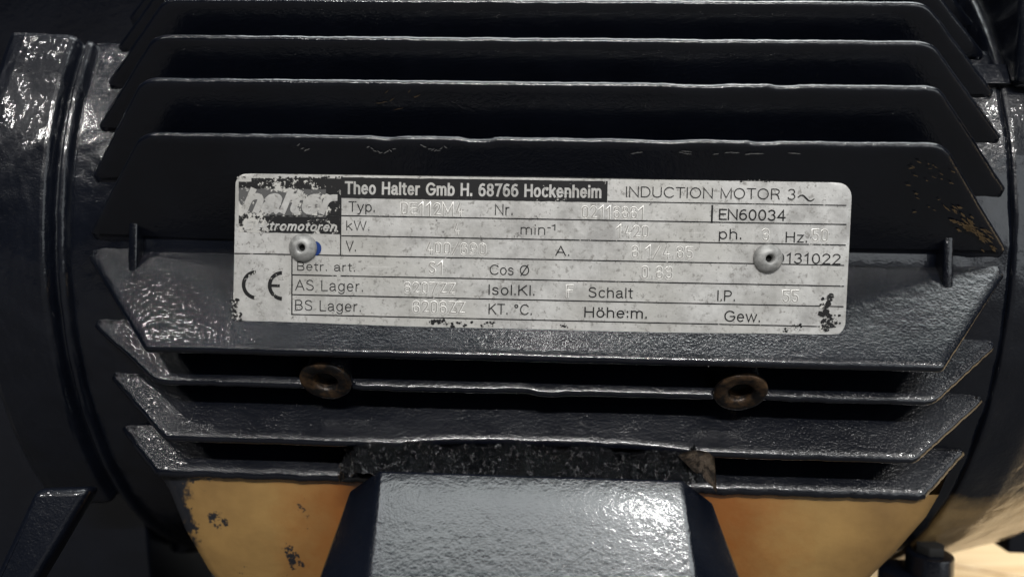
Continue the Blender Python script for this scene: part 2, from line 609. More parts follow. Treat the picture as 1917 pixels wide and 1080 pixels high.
# threaded bosses on fin B
def ring_boss(px, py):
    D = Vector((0, -cos(radians(38)), -sin(radians(38)))); N = Vector((0, -sin(radians(38)), cos(radians(38))))
    c = hit_plane(px, py, (0, 163.2, -31.0), D)
    A = Vector((1, 0, 0)); B = N
    prof = [(2.8, -6), (2.75, -0.9), (3.0, -0.3), (3.5, 0.0), (5.3, 0.05), (5.9, -0.1), (6.1, -0.45), (6.1, -0.9), (5.4, -1.3)]
    bm = bmesh.new()
    n = 48
    rows = []
    for r, d in prof:
        rows.append([bm.verts.new((c+(A*cos(2*pi*i/n)+B*sin(2*pi*i/n))*(r+0.07*nz((cos(2*pi*i/n)*3, sin(2*pi*i/n)*3, px), 1.0))+D*(d+0.1*nz((cos(2*pi*i/n)*3, sin(2*pi*i/n)*3, py), 0.9)))*MM) for i in range(n)])
    for a, b in zip(rows, rows[1:]):
        for i in range(n):
            bm.faces.new((a[i], a[(i+1) % n], b[(i+1) % n], b[i]))
    boss = obj("threaded_boss", bm, 'ring', motor, True)
    bm = bmesh.new()
    ra = [[bm.verts.new((c+(A*cos(2*pi*i/n)+B*sin(2*pi*i/n))*rr_+D*dd)*MM) for i in range(n)] for rr_, dd in ((5.2, -1.0), (5.3, -1.1), (5.3, -15))]
    for a, b in zip(ra, ra[1:]):
        for i in range(n):
            bm.faces.new((a[i], a[(i+1) % n], b[(i+1) % n], b[i]))
    obj("barrel", bm, 'paint', boss)
    bm = bmesh.new()
    lo = [bm.verts.new((c+(A*cos(2*pi*i/n)+B*sin(2*pi*i/n))*2.78+D*-3.5)*MM) for i in range(n)]
    ce = bm.verts.new((c+D*-4.2)*MM)
    for i in range(n):
        bm.faces.new((lo[i], lo[(i+1) % n], ce))
    obj("bore", bm, 'black', boss)
    # thread rings
    for kk in range(3):
        bm = bmesh.new()
        rr_ = []
        for r, d in ((2.66, -1.2-kk*0.8), (2.55, -1.5-kk*0.8), (2.66, -1.8-kk*0.8)):
            rr_.append([bm.verts.new((c+(A*cos(2*pi*i/n)+B*sin(2*pi*i/n))*r+D*d)*MM) for i in range(n)])
        for a, b in zip(rr_, rr_[1:]):
            for i in range(n):
                bm.faces.new((a[i], a[(i+1) % n], b[(i+1) % n], b[i]))
        obj("thread", bm, 'ring', boss)


ring_boss(608, 716)
ring_boss(1387, 737)

# ------------------------------------------------------------ lower skirt under fin D, floor reflection in its ochre colour
bm = bmesh.new()
X = Vector((1, 0, 0)); Y = Vector((0, 1, 0)); Z = Vector((0, 0, 1))
ytop = 177.6
rows = []
for (z, y, xl, xr) in [(-58.5, 177.9, -98, 100.5), (-64, 177.6, -94.5, 97.5), (-74, 178.4, -91, 90.5), (-86, 181, -86, 82), (-100, 186, -78, 73), (-125, 196, -60, 55)]:
    row = []
    n = 80
    row.append(Vector((xl-13, y+22, z+8)))
    row.append(Vector((xl-5.5, y+7, z+4)))
    for i in range(n+1):
        x = xl+(xr-xl)*i/n
        edge = 1.6*(smoothstep(6, 0, x-xl)+smoothstep(6, 0, xr-x))
        row.append(Vector((x, y+edge*0.6+0.15*nz((x, z, 3), 0.2), z)))
    row.append(Vector((xr+5.5, y+7, z+4)))
    row.append(Vector((xr+13, y+22, z+8)))
    rows.append([bm.verts.new(v*MM) for v in row])
for a, b in zip(rows, rows[1:]):
    for i in range(len(a)-1):
        bm.faces.new((a[i], a[i+1], b[i+1], b[i]))
o = obj("lower_skirt", bm, 'ochre', motor, True, "lower skirt with floor reflection painted in ochre and dark spots")

# ------------------------------------------------------------ foot
SL = radians(50)
fn = Vector((0, -cos(SL), sin(SL)))
fd = Vector((0, -sin(SL), -cos(SL)))   # down the slope
fq = Vector((0, 156.5, -48.9))
tl = hit_plane(708, 878, fq, fn); tr_ = hit_plane(1277, 887, fq, fn)
bl = hit_plane(688, 1080, fq, fn); br = hit_plane(1300, 1080, fq, fn)
L0 = (tl-fq).dot(fd); 
def foot_row(s, wl, wr, back):
    o = fq+fd*s
    g = 0.2*(s-L0)
    return [o+X*(wl-11.5-g)-fn*back*4.5, o+X*(wl-8.0-g)-fn*(back), o+X*wl, o+X*wr, o+X*(wr+8.0+g)-fn*(back), o+X*(wr+11.5+g)-fn*back*4.5]
sB = (bl-fq).dot(fd)
gl = (bl.x-tl.x)/(sB-L0); gr = (br.x-tr_.x)/(sB-L0)
bm = bmesh.new()
rows = []
# cap row then the sloped rows
for s in (0.0, 10.0, 22.0, 40.0, 70.0, 100.0):
    rows.append([bm.verts.new(v*MM) for v in foot_row(L0+s, tl.x+gl*s, tr_.x+gr*s, 9.0)])
rowt = [v.co.copy() for v in rows[0]]
for a, b in zip(rows, rows[1:]):
    for i in range(5):
        bm.faces.new((a[i], a[i+1], b[i+1], b[i]))
    bm.faces.new((a[5], a[0], b[0], b[5]))
bm.faces.new(rows[0][::-1]); bm.faces.new(rows[-1])
bmesh.ops.recalc_face_normals(bm, faces=bm.faces)
es = [e for e in bm.edges if e.calc_face_angle(0) > radians(20)]
bmesh.ops.bevel(bm, geom=es, offset=1.0*MM, segments=4, profile=0.5, affect='EDGES')
o = obj("foot", bm, 'paint_foot', motor, True, "sloping grey faced cast foot"); autosmooth(o, 30)

# crumbled casting seam above the foot
bm = bmesh.new()
nx, ny = 460, 34
grid = []
qc, Dc, Nc = FI['C'][1]
for j in range(ny+1):
    row = []
    v = j/ny
    for i in range(nx+1):
        u_ = i/nx
        x = -47+(86.0)*u_
        # from the foot's top face (v=0) up to the edge of fin C (v=1)
        lo = fq+fd*(L0+0.2)-fn*1.6 + X*x
        topz = -46.9+1.2*nz((x, 0, 77), 0.12)+0.9*nz((x, 0, 71), 0.5)+0.4*nz((x, 0, 71), 1.7)+(1.1*smoothstep(26, 36, x))
        hi = Vector((x, 167.3, topz))
        p = lo.lerp(hi, v)
        bul = sin(pi*v)*0.9
        a = nz((x, v*9, 1), 0.35)*1.6+nz((x, v*11, 6), 0.9)*1.5+abs(nz((x, v*12, 2), 1.9))*2.2+nz((x, v*14, 2), 4.0)*0.4-0.3
        p = p+Vector((0, -0.45, 0.8))*(bul+a*(1 if 0 < j < ny else 0.3))
        endf = smoothstep(0, 0.02, u_)*smoothstep(1, 0.98, u_)
        p.y += (1-endf)*4+5*smoothstep(-39, -47, x)
        p.z -= 3.0*smoothstep(-40, -47, x)*(1-v)+1.5*smoothstep(-40, -47, x)
        row.append(bm.verts.new(p*MM))
    grid.append(row)
for j in range(ny):
    for i in range(nx):
        bm.faces.new((grid[j][i], grid[j][i+1], grid[j+1][i+1], grid[j+1][i]))
back0 = [bm.verts.new(v.co+Vector((0, 9*MM, 0))) for v in grid[0]]
back1 = [bm.verts.new(v.co+Vector((0, 9*MM, 0))) for v in grid[-1]]
for i in range(nx):
    bm.faces.new((back0[i], back0[i+1], grid[0][i+1], grid[0][i]))
    bm.faces.new((grid[-1][i], grid[-1][i+1], back1[i+1], back1[i]))
    bm.faces.new((back1[i], back1[i+1], back0[i+1], back0[i]))
rndc = random.Random(12)
for k in range(420):
    j = rndc.randint(3, ny-1); i = rndc.randint(4, nx-4)
    c0 = grid[j][i].co.copy()
    r0 = (0.22+0.75*rndc.random()**2.4)*MM
    ic = bmesh.ops.create_icosphere(bm, subdivisions=1, radius=r0)
    ax_ = Vector((rndc.uniform(.7, 1.6), rndc.uniform(.6, 1.2), rndc.uniform(.5, 1.1)))
    for v in ic['verts']:
        q_ = v.co*1.0
        v.co = c0+Vector((q_.x*ax_.x, q_.y*ax_.y, q_.z*ax_.z))*(0.75+0.5*rndc.random())+Vector((0, -0.1*MM, 0.12*MM))
obj("broken_casting_edge", bm, 'crumb', motor, False, "rough crumbled black casting edge above the foot", "stuff")

# curled brown paint flake at the right end of the seam
bm = bmesh.new()
g = []
fp = [(1268, 852), (1285, 845), (1306, 842), (1325, 846), (1337, 856)]
fb = [(1298, 882), (1308, 888), (1320, 898), (1334, 912), (1342, 924)]
for j in range(9):
    row = []
    for i in range(13):
        u_ = i/12*4
        k = min(3, int(u_)); fr = u_-k
        a = Vector(fp[k]).lerp(Vector(fp[k+1]), fr); b = Vector(fb[k]).lerp(Vector(fb[k+1]), fr)
        c = a.lerp(b, j/8)
        dep = 156.5+3.0*(i/12)**2+1.5*(j/8)+0.5*nz((i, j, 0), 0.5)
        row.append(bm.verts.new(hit_plane(c.x, c.y, (0, dep, 0), (0, 1, 0))*MM))
    g.append(row)
for j in range(8):
    for i in range(12):
        bm.faces.new((g[j][i], g[j][i+1], g[j+1][i+1], g[j+1][i]))
ret = bmesh.ops.solidify(bm, geom=bm.faces[:], thickness=0.35*MM)
obj("paint_flake", bm, 'flake', motor, True, "curled brown flake of paint")

# ------------------------------------------------------------ lug of the left flange (lower left)
ln = Vector((0.12, -cos(radians(14)), sin(radians(14)))).normalized()
lq = Vector((0, 172, -63))
c4 = [hit_plane(px, py, lq, ln) for px, py in ((62, 915), (168, 912), (62, 1090), (-30, 1110))]
# continue the arm down to the floor
bm = bmesh.new()
top = c4[:2]
dirl = (c4[3]-c4[0]).normalized(); dirr = (c4[2]-c4[1]).normalized()
quad = [c4[0], c4[1], c4[1]+dirr*70, c4[0]+dirl*70]
fr = [bm.verts.new(v*MM) for v in quad]
bk = [bm.verts.new((v-ln*7)*MM) for v in quad]
bm.faces.new(fr[::-1]); bm.faces.new(bk)
for i in range(4):
    bm.faces.new((fr[i], fr[(i+1) % 4], bk[(i+1) % 4], bk[i]))
bmesh.ops.recalc_face_normals(bm, faces=bm.faces)
bmesh.ops.bevel(bm, geom=bm.edges[:], offset=2.0*MM, segments=5, profile=0.5, affect='EDGES')
o = obj("flange_lug", bm, 'paint_shield_left', motor, True, "glossy sloping lug below the left end shield"); autosmooth(o, 30)

# dark blocks added so the recesses above both end shields reflect no lamp
for (xa_, xb_, yy, nm) in ((-300, -107.0, 196, "added_dark_block"), (104.2, 112.0, 192, "added_dark_block")):
    bm = bmesh.new()
    prism(bm, [(yy+6, 50), (yy-6, 150), (yy+40, 150), (yy+40, 50)], (Vector((0, 0, 0)), Y, Z, X), xa_, xb_, 1.5, 3)
    o = obj(nm, bm, 'paint', motor, True); autosmooth(o, 35)

bm = bmesh.new()  # block added to keep the background at the lower left dark
prism(bm, [(206, -20), (222, -135), (262, -135), (262, -20)], (Vector((0, 0, 0)), Y, Z, X), -320, -122, 1.5, 3)
o = obj("added_dark_block", bm, 'paint', motor, True); autosmooth(o, 35)

# lower end leg and cable gland (seen under the right end shield)
bm = bmesh.new()
bk = hit_plane(1886, 1036, (0, 236, 0), (0, 1, 0))
prism(bm, [(236, -60), (236, bk.z), (262, bk.z), (262, -60)], (Vector((0, 0, 0)), Y, Z, X), bk.x, bk.x+60, 1.2, 3)
o = obj("bracket", bm, 'paint', motor, True, "black bracket hanging below the right end shield"); autosmooth(o, 35)


def tube(bm, c, r, z0, z1, n=28, bev=0.0):
    prism(bm, [(r*cos(2*pi*i/n), r*sin(2*pi*i/n)) for i in range(n)], (c, X, Y, Z), z0, z1, bev, 2)


gl_c = hit_plane(1740, 1040, (0, 205, 0), (0, 1, 0))
bm = bmesh.new()
tube(bm, Vector((gl_c.x, 205, gl_c.z)), 6.2, -30, 1.0, 28, 0.6)
gland = obj("cable_gland", bm, 'paint', motor, True, "small black cable gland at the lower right"); autosmooth(gland, 35)
bm = bmesh.new()
tube(bm, Vector((gl_c.x, 205, gl_c.z)), 4.0, 1.0, 3.6, 6, 0.4)
o = obj("gland_cap", bm, 'black', gland, True); autosmooth(o, 35)
bm = bmesh.new()
tube(bm, Vector((gl_c.x-5, 207, gl_c.z)), 8.5, -40, -5, 6, 0.6)
o = obj("gland_nut", bm, 'paint', gland, True); autosmooth(o, 35)

# ------------------------------------------------------------ nameplate
PY = 160.5
def pp(px, py):
    v = hit_plane(px, py, (0, PY, 0), (0, 1, 0))
    return v.x, v.z


def bow(x, z):
    # the sheet is very slightly bent
    return 0.16*cos(x/30.0)+0.05*sin(x/9.0+z/11)


PX0, PX1, PZ0, PZ1 = pp(440, 600)[0], pp(1583, 600)[0], -17.6, 16.4
bm = bmesh.new()
out = fillet_poly([(PX0-0.7, PZ0), (PX1, PZ0), (PX1+0.2, PZ1), (PX0, PZ1)], [3.0, 3.2, 3.2, 2.6], 10)
nx, nzz = 96, 26
import bisect
def inside_clip(x, z):
    return x, z
# grid fitted to the rounded outline: for each row find left/right limits
def limits(z):
    xs = []
    n = len(out)
    for i in range(n):
        a, b = out[i], out[(i+1) % n]
        if (a.y-z)*(b.y-z) <= 0 and abs(a.y-b.y) > 1e-9:
            xs.append(a.x+(b.x-a.x)*(z-a.y)/(b.y-a.y))
    return (min(xs), max(xs)) if xs else None
zs = [PZ0+0.001]+[PZ0+3.2*(1-cos(pi/2*k/8)) for k in range(1, 9)]+[PZ0+3.2+(PZ1-PZ0-6.4)*k/12 for k in range(1, 13)]+[PZ1-3.2*(1-cos(pi/2*k/8)) for k in range(7, 0, -1)]+[PZ1-0.001]
fg, bg = [], []
for z in zs:
    x0, x1 = limits(z)
    fr_, bk_ = [], []
    for i in range(nx+1):
        x = x0+(x1-x0)*i/nx
        e = 0.0
        if i in (0, nx):
            e = 0.18
        y = PY-bow(x, z)+e
        fr_.append(bm.verts.new(V(x, y, z)))
        bk_.append(bm.verts.new(V(x, PY+0.9-bow(x, z), z)))
    fg.append(fr_); bg.append(bk_)
for g_, rev in ((fg, 0), (bg, 1)):
    for a, b in zip(g_, g_[1:]):
        for i in range(nx):
            f = (a[i], a[i+1], b[i+1], b[i])
            bm.faces.new(f[::-1] if rev else f)
for a, b in zip(range(len(zs)-1), range(1, len(zs))):
    for s in (0, nx):
        bm.faces.new((fg[a][s], fg[b][s], bg[b][s], bg[a][s]))
for r_ in (0, -1):
    for i in range(nx):
        bm.faces.new((fg[r_][i], fg[r_][i+1], bg[r_][i+1], bg[r_][i]))
plate = obj("nameplate", bm, 'plate', motor, True, "worn silver nameplate with black print and stamped figures")
autosmooth(plate, 30)
# pad bosses carrying the plate behind the rivets
for px, py in ((565, 463), (1439, 484)):
    x, z = pp(px, py)
    bm = bmesh.new()
    prism(bm, [(4.5*cos(2*pi*i/24), 4.5*sin(2*pi*i/24)) for i in range(24)], (Vector((x, 0, z)), X, Z, Y), PY+0.95, 176)
    obj("rivet_boss", bm, 'paint', motor, True)

# flat strips / polygons lying on the plate
def flat(bm, pts, off):
    """pts (x, z) polygon CCW -> conforming thin sheet on the plate"""
    vs = [bm.verts.new(V(x, PY-bow(x, z)-off, z)) for x, z in pts]
    return bm.faces.new(vs)


def strip(bm, xa, za, xb, zb, wd, off=0.05, n=None):
    L = sqrt((xb-xa)**2+(zb-za)**2)
    n = n or max(1, int(L/1.5))
    nxx, nzx = -(zb-za)/L*wd/2, (xb-xa)/L*wd/2
    prev = None
    for i in range(n+1):
        t_ = i/n
        x = xa+(xb-xa)*t_; z = za+(zb-za)*t_
        k = 1+0.25*nz((x, z, 2), 2.0)
        a = bm.verts.new(V(x+nxx*k, PY-bow(x, z)-off, z+nzx*k)); b = bm.verts.new(V(x-nxx*k, PY-bow(x, z)-off, z-nzx*k))
        if prev:
            bm.faces.new((prev[0], a, b, prev[1]))
        prev = (a, b)


def hline(px0, py0, px1, wd=0.27):
    x0, z = pp(px0, py0); x1 = pp(px1, py0+(px1-px0)*0.018)[0]
    bm = bmesh.new(); strip(bm, x0, z, x1, z, wd)
    obj("ruled_line", bm, 'print', plate, False)


def vline(px, py0, py1, wd=0.27):
    x, z0 = pp(px, py0); z1 = pp(px, py1)[1]
    bm = bmesh.new(); strip(bm, x, z0, x, z1, wd)
    obj("ruled_line", bm, 'print', plate, False)


hline(1137, 377.5, 1584, 0.24)
hline(639, 404, 1584); hline(639, 441.5, 1583); hline(438, 474.5, 1580); hline(546, 514.5, 1580)
hline(545, 551.5, 1579); hline(544, 588.5, 1565)
vline(638, 371, 478); vline(546, 479, 589); vline(1333, 384, 418, 0.42)

# black fields of the header and of the logo, cut in small patches so that they follow the sheet
def field(name, pxl, pyt, pxr, pyb, mat, off=0.05):
    x0, z1 = pp(pxl, pyt); z0 = pp(pxl, pyb)[1]; x1 = pp(pxr, pyt+(pxr-pxl)*0.018)[0]
    bm = bmesh.new()
    n = max(4, int((x1-x0)/0.8)); m = 4
    g_ = [[bm.verts.new(V(x0+(x1-x0)*i/n, PY-bow(x0+(x1-x0)*i/n, z0+(z1-z0)*j/m)-off, z0+(z1-z0)*j/m+(0.1*nz((i, j, px_seed), 0.9) if j in (0, m) else 0))) for i in range(n+1)] for j in range(m+1)]
    for j in range(m):
        for i in range(n):
            bm.faces.new((g_[j][i], g_[j][i+1], g_[j+1][i+1], g_[j+1][i]))
    return obj(name, bm, mat, plate, False)


px_seed = 3
field("header_band", 638, 332, 1137, 371, 'print_header')
field("logo_field", 534, 333, 638, 354, 'print_logo', 0.05)
field("logo_field", 470, 333.5, 534, 354, 'print_logo_mid', 0.05)
field("logo_field", 446, 340, 470, 352, 'print_logo_mid', 0.05)
field("logo_field", 610, 354, 638, 404, 'print_logo', 0.05)
field("logo_field", 446, 352, 610, 404, 'print_logo_worse', 0.05)
field("logo_field", 530, 402.5, 638, 436.5, 'print_logo', 0.05)
field("logo_field", 446, 401, 530, 434.5, 'print_logo_mid', 0.05)


# ---- a plain stroke alphabet (cap height 1, x-height .72); every glyph: advance width, strokes
def _arc(cx, cy, rx, ry, a0, a1, n=12):
    return [(cx+rx*cos(radians(a0+(a1-a0)*i/n)), cy+ry*sin(radians(a0+(a1-a0)*i/n))) for i in range(n+1)]


def _ell(cx, cy, rx, ry):
    return _arc(cx, cy, rx, ry, 90, 450, 24)


def _sup(x0, x1, y0, y1, r):
    """upright rounded box, as narrow zeros are drawn"""
    r = min(r, (x1-x0)/2)
    return (_arc(x1-r, y1-r, r, r, 90, 0, 6)+_arc(x1-r, y0+r, r, r, 0, -90, 6)+_arc(x0+r, y0+r, r, r, -90, -180, 6)+_arc(x0+r, y1-r, r, r, 180, 90, 6)+[((x0+x1)/2, y1)])


X_ = 0.72
G = {
    'I': (0.10, [[(0.05, 0), (0.05, 1)]]),
    'N': (0.72, [[(0.04, 0), (0.04, 1), (0.68, 0), (0.68, 1)]]),
    'D': (0.72, [[(0.05, 0), (0.05, 1), (0.33, 1)]+_arc(0.33, 0.5, 0.36, 0.5, 90, -90)+[(0.05, 0)]]),
    'U': (0.70, [[(0.04, 1), (0.04, 0.32)]+_arc(0.35, 0.30, 0.31, 0.30, 180, 360)+[(0.66, 1)]]),
    'C': (0.78, [_arc(0.43, 0.5, 0.39, 0.5, 42, 318, 22)]),
    'T': (0.62, [[(0.0, 1), (0.62, 1)], [(0.31, 1), (0.31, 0)]]),
    'O': (0.84, [_ell(0.42, 0.5, 0.38, 0.5)]),
    'Ø': (0.84, [_ell(0.42, 0.5, 0.36, 0.5), [(0.12, -0.06), (0.72, 1.06)]]),
    'M': (0.82, [[(0.04, 0), (0.04, 1), (0.41, 0.06), (0.78, 1), (0.78, 0)]]),
    'R': (0.66, [[(0.05, 0), (0.05, 1), (0.36, 1)]+_arc(0.36, 0.74, 0.25, 0.26, 90, -90)+[(0.05, 0.48)], [(0.38, 0.48), (0.54, 0.34), (0.58, 0.08), (0.62, 0)]]),
    'E': (0.55, [[(0.54, 1), (0.05, 1), (0.05, 0), (0.55, 0)], [(0.05, 0.53), (0.49, 0.53)]]),
    'F': (0.52, [[(0.52, 1), (0.05, 1), (0.05, 0)], [(0.05, 0.52), (0.46, 0.52)]]),
    'H': (0.70, [[(0.05, 0), (0.05, 1)], [(0.65, 0), (0.65, 1)], [(0.05, 0.53), (0.65, 0.53)]]),
    'P': (0.62, [[(0.05, 0), (0.05, 1), (0.34, 1)]+_arc(0.34, 0.73, 0.25, 0.27, 90, -90)+[(0.05, 0.46)]]),
    'B': (0.64, [[(0.05, 0), (0.05, 1), (0.34, 1)]+_arc(0.34, 0.765, 0.22, 0.235, 90, -90)+[(0.05, 0.53)], [(0.34, 0.53)]+_arc(0.34, 0.265, 0.26, 0.265, 90, -90)+[(0.05, 0)]]),
    'A': (0.70, [[(0.0, 0), (0.35, 1), (0.70, 0)], [(0.12, 0.34), (0.58, 0.34)]]),
    'S': (0.64, [_arc(0.32, 0.755, 0.25, 0.245, 25, 200, 12)+_arc(0.32, 0.26, 0.28, 0.26, 75, -160, 14)]),
    'K': (0.66, [[(0.05, 0), (0.05, 1)], [(0.60, 1), (0.05, 0.42)], [(0.24, 0.61), (0.65, 0)]]),
    'L': (0.52, [[(0.05, 1), (0.05, 0), (0.52, 0)]]),
    'G': (0.82, [_arc(0.43, 0.5, 0.39, 0.5, 42, 350, 22)+[(0.80, 0.48), (0.46, 0.48)]]),
    'V': (0.66, [[(0.0, 1), (0.33, 0), (0.66, 1)]]),
    'W': (0.98, [[(0.0, 1), (0.24, 0), (0.49, 0.98), (0.74, 0), (0.98, 1)]]),
    'Z': (0.60, [[(0.03, 1), (0.57, 1), (0.03, 0), (0.58, 0)]]),
    'a': (0.55, [[(0.05, 0.55)]+_arc(0.26, 0.54, 0.20, X_-0.54, 160, 20, 8)+[(0.46, 0.5), (0.46, 0.08), (0.53, 0.0)], [(0.46, 0.42), (0.25, 0.38)]+_arc(0.22, 0.19, 0.18, 0.19, 90, 290, 10)+[(0.46, 0.16)]]),
    'b': (0.56, [[(0.05, 1), (0.05, 0)], _ell(0.29, 0.36, 0.24, 0.36)]),
    'c': (0.50, [_arc(0.28, 0.36, 0.24, 0.36, 45, 315, 16)]),
    'e': (0.54, [[(0.04, 0.38), (0.50, 0.38)]+_arc(0.27, 0.36, 0.235, 0.36, 3, 315, 20)]),
    'f': (0.32, [[(0.14, 0), (0.14, 0.82)]+_arc(0.29, 0.84, 0.15, 0.16, 180, 90, 6), [(0.0, X_), (0.30, X_)]]),
    'g': (0.56, [_ell(0.27, 0.36, 0.23, 0.35), [(0.50, X_), (0.50, -0.05)]+_arc(0.27, -0.06, 0.23, 0.21, 0, -160, 10)]),
    'h': (0.54, [[(0.05, 1), (0.05, 0)], [(0.05, 0.45)]+_arc(0.27, 0.47, 0.22, 0.25, 170, 0, 10)+[(0.49, 0)]]),
    'i': (0.10, [[(0.05, 0), (0.05, 0.66)], [(0.05, 0.94), (0.05, 1.0)]]),
    'k': (0.50, [[(0.05, 0), (0.05, 1)], [(0.45, X_), (0.05, 0.30)], [(0.19, 0.44), (0.49, 0)]]),
    'l': (0.10, [[(0.05, 0), (0.05, 1)]]),
    'm': (0.86, [[(0.05, X_), (0.05, 0)], [(0.05, 0.45)]+_arc(0.24, 0.50, 0.19, 0.22, 170, 0, 8)+[(0.43, 0)], [(0.43, 0.45)]+_arc(0.62, 0.50, 0.19, 0.22, 170, 0, 8)+[(0.81, 0)]]),
    'n': (0.54, [[(0.05, X_), (0.05, 0)], [(0.05, 0.45)]+_arc(0.27, 0.47, 0.22, 0.25, 170, 0, 10)+[(0.49, 0)]]),
    'o': (0.56, [_ell(0.28, 0.36, 0.24, 0.36)]),
    'ö': (0.56, [_ell(0.28, 0.36, 0.24, 0.36), [(0.17, 0.88), (0.17, 0.98)], [(0.39, 0.88), (0.39, 0.98)]]),
    'p': (0.56, [[(0.05, X_), (0.05, -0.26)], _ell(0.29, 0.36, 0.24, 0.36)]),
    'r': (0.34, [[(0.05, X_), (0.05, 0)], [(0.05, 0.40)]+_arc(0.28, 0.44, 0.23, 0.27, 175, 85, 8)]),
    's': (0.48, [_arc(0.24, 0.54, 0.18, 0.18, 25, 200, 10)+_arc(0.24, 0.19, 0.20, 0.19, 75, -160, 12)]),
    't': (0.32, [[(0.14, 0.92), (0.14, 0.14)]+_arc(0.27, 0.13, 0.13, 0.13, 180, 270, 6), [(0.0, X_), (0.30, X_)]]),
    'y': (0.50, [[(0.0, X_), (0.25, 0.02)], [(0.50, X_), (0.22, -0.12), (0.14, -0.25), (0.02, -0.26)]]),
    'w': (0.80, [[(0.0, X_), (0.20, 0), (0.40, X_), (0.60, 0), (0.80, X_)]]),
    'z': (0.46, [[(0.03, X_), (0.44, X_), (0.03, 0), (0.45, 0)]]),
    '0': (0.60, [_ell(0.30, 0.5, 0.25, 0.5)]),
    '1': (0.40, [[(0.06, 0.78), (0.26, 1), (0.26, 0)]]),
    '2': (0.58, [_arc(0.29, 0.73, 0.24, 0.27, 165, -20, 12)+[(0.40, 0.46), (0.06, 0.0), (0.55, 0.0)]]),
    '3': (0.58, [_arc(0.28, 0.76, 0.22, 0.24, 155, -80, 12)+_arc(0.28, 0.27, 0.25, 0.27, 80, -155, 14)]),
    '4': (0.60, [[(0.44, 0), (0.44, 1), (0.04, 0.28), (0.58, 0.28)]]),
    '5': (0.58, [[(0.50, 1), (0.12, 1), (0.08, 0.52)]+_arc(0.29, 0.32, 0.25, 0.32, 120, -150, 14)]),
    '6': (0.58, [[(0.46, 0.96), (0.33, 1.0), (0.16, 0.90), (0.06, 0.62)]+_arc(0.30, 0.31, 0.245, 0.31, 180, 540, 22)]),
    '7': (0.56, [[(0.04, 1), (0.54, 1), (0.34, 0.55), (0.20, 0)]]),
    '8': (0.58, [_ell(0.29, 0.76, 0.215, 0.24), _ell(0.29, 0.26, 0.25, 0.26)]),
    '9': (0.58, [_ell(0.29, 0.69, 0.24, 0.31), [(0.53, 0.66), (0.50, 0.36), (0.38, 0.08), (0.24, 0), (0.12, 0.05)]]),
    '.': (0.12, [[(0.06, 0.0), (0.06, 0.10)]]),
    ':': (0.12, [[(0.06, 0.05), (0.06, 0.15)], [(0.06, 0.57), (0.06, 0.67)]]),
    '°': (0.34, [_ell(0.16, 0.84, 0.13, 0.15)]),
    '/': (0.46, [[(0.02, -0.02), (0.44, 1.0)]]),
    '-': (0.30, [[(0.03, 0.42), (0.27, 0.42)]]),
    ' ': (0.28, []),
}
# the narrow figures of the marking punch
GS = dict(G)
GS.update({
    '0': (0.50, [_sup(0.05, 0.45, 0, 1, 0.2)]),
    '6': (0.50, [[(0.43, 0.84)]+_arc(0.25, 0.80, 0.20, 0.20, 20, 180, 8)+[(0.05, 0.3)], _sup(0.05, 0.45, 0, 0.56, 0.2)]),
    '8': (0.50, [_sup(0.08, 0.42, 0.53, 1, 0.17), _sup(0.05, 0.45, 0, 0.53, 0.2)]),
    '3': (0.50, [[(0.06, 0.86)]+_arc(0.25, 0.80, 0.19, 0.20, 160, 0, 8)+[(0.44, 0.64), (0.34, 0.53), (0.18, 0.53)], [(0.34, 0.53), (0.45, 0.42), (0.45, 0.2)]+_arc(0.25, 0.20, 0.20, 0.20, 0, -160, 8)]),
    '5': (0.50, [[(0.44, 1), (0.07, 1), (0.07, 0.56), (0.28, 0.60)]+_arc(0.25, 0.38, 0.20, 0.20, 60, 0, 4)+_arc(0.25, 0.20, 0.20, 0.20, 0, -160, 8)]),
    '2': (0.50, [_arc(0.25, 0.79, 0.20, 0.21, 165, -20, 10)+[(0.40, 0.55), (0.05, 0.0), (0.46, 0.0)]]),
    '4': (0.52, [[(0.38, 0), (0.38, 0.5)], [(0.28, 1), (0.04, 0.25), (0.50, 0.25)]]),
    'S': (0.50, [[(0.44, 0.84)]+_arc(0.25, 0.80, 0.19, 0.20, 10, 180, 8)+[(0.06, 0.66), (0.44, 0.36), (0.44, 0.2)]+_arc(0.25, 0.20, 0.20, 0.20, 0, -165, 8)]),
    'Z': (0.50, [[(0.04, 1), (0.46, 1), (0.04, 0), (0.47, 0)]]),
    'D': (0.52, [[(0.05, 0), (0.05, 1), (0.24, 1)]+_arc(0.24, 0.78, 0.22, 0.22, 90, 0, 6)+_arc(0.24, 0.22, 0.22, 0.22, 0, -90, 6)+[(0.05, 0)]]),
    'E': (0.46, [[(0.45, 1), (0.05, 1), (0.05, 0), (0.45, 0)], [(0.05, 0.53), (0.40, 0.53)]]),
    '.': (0.16, [[(0.08, 0.0), (0.08, 0.08)]]),
})


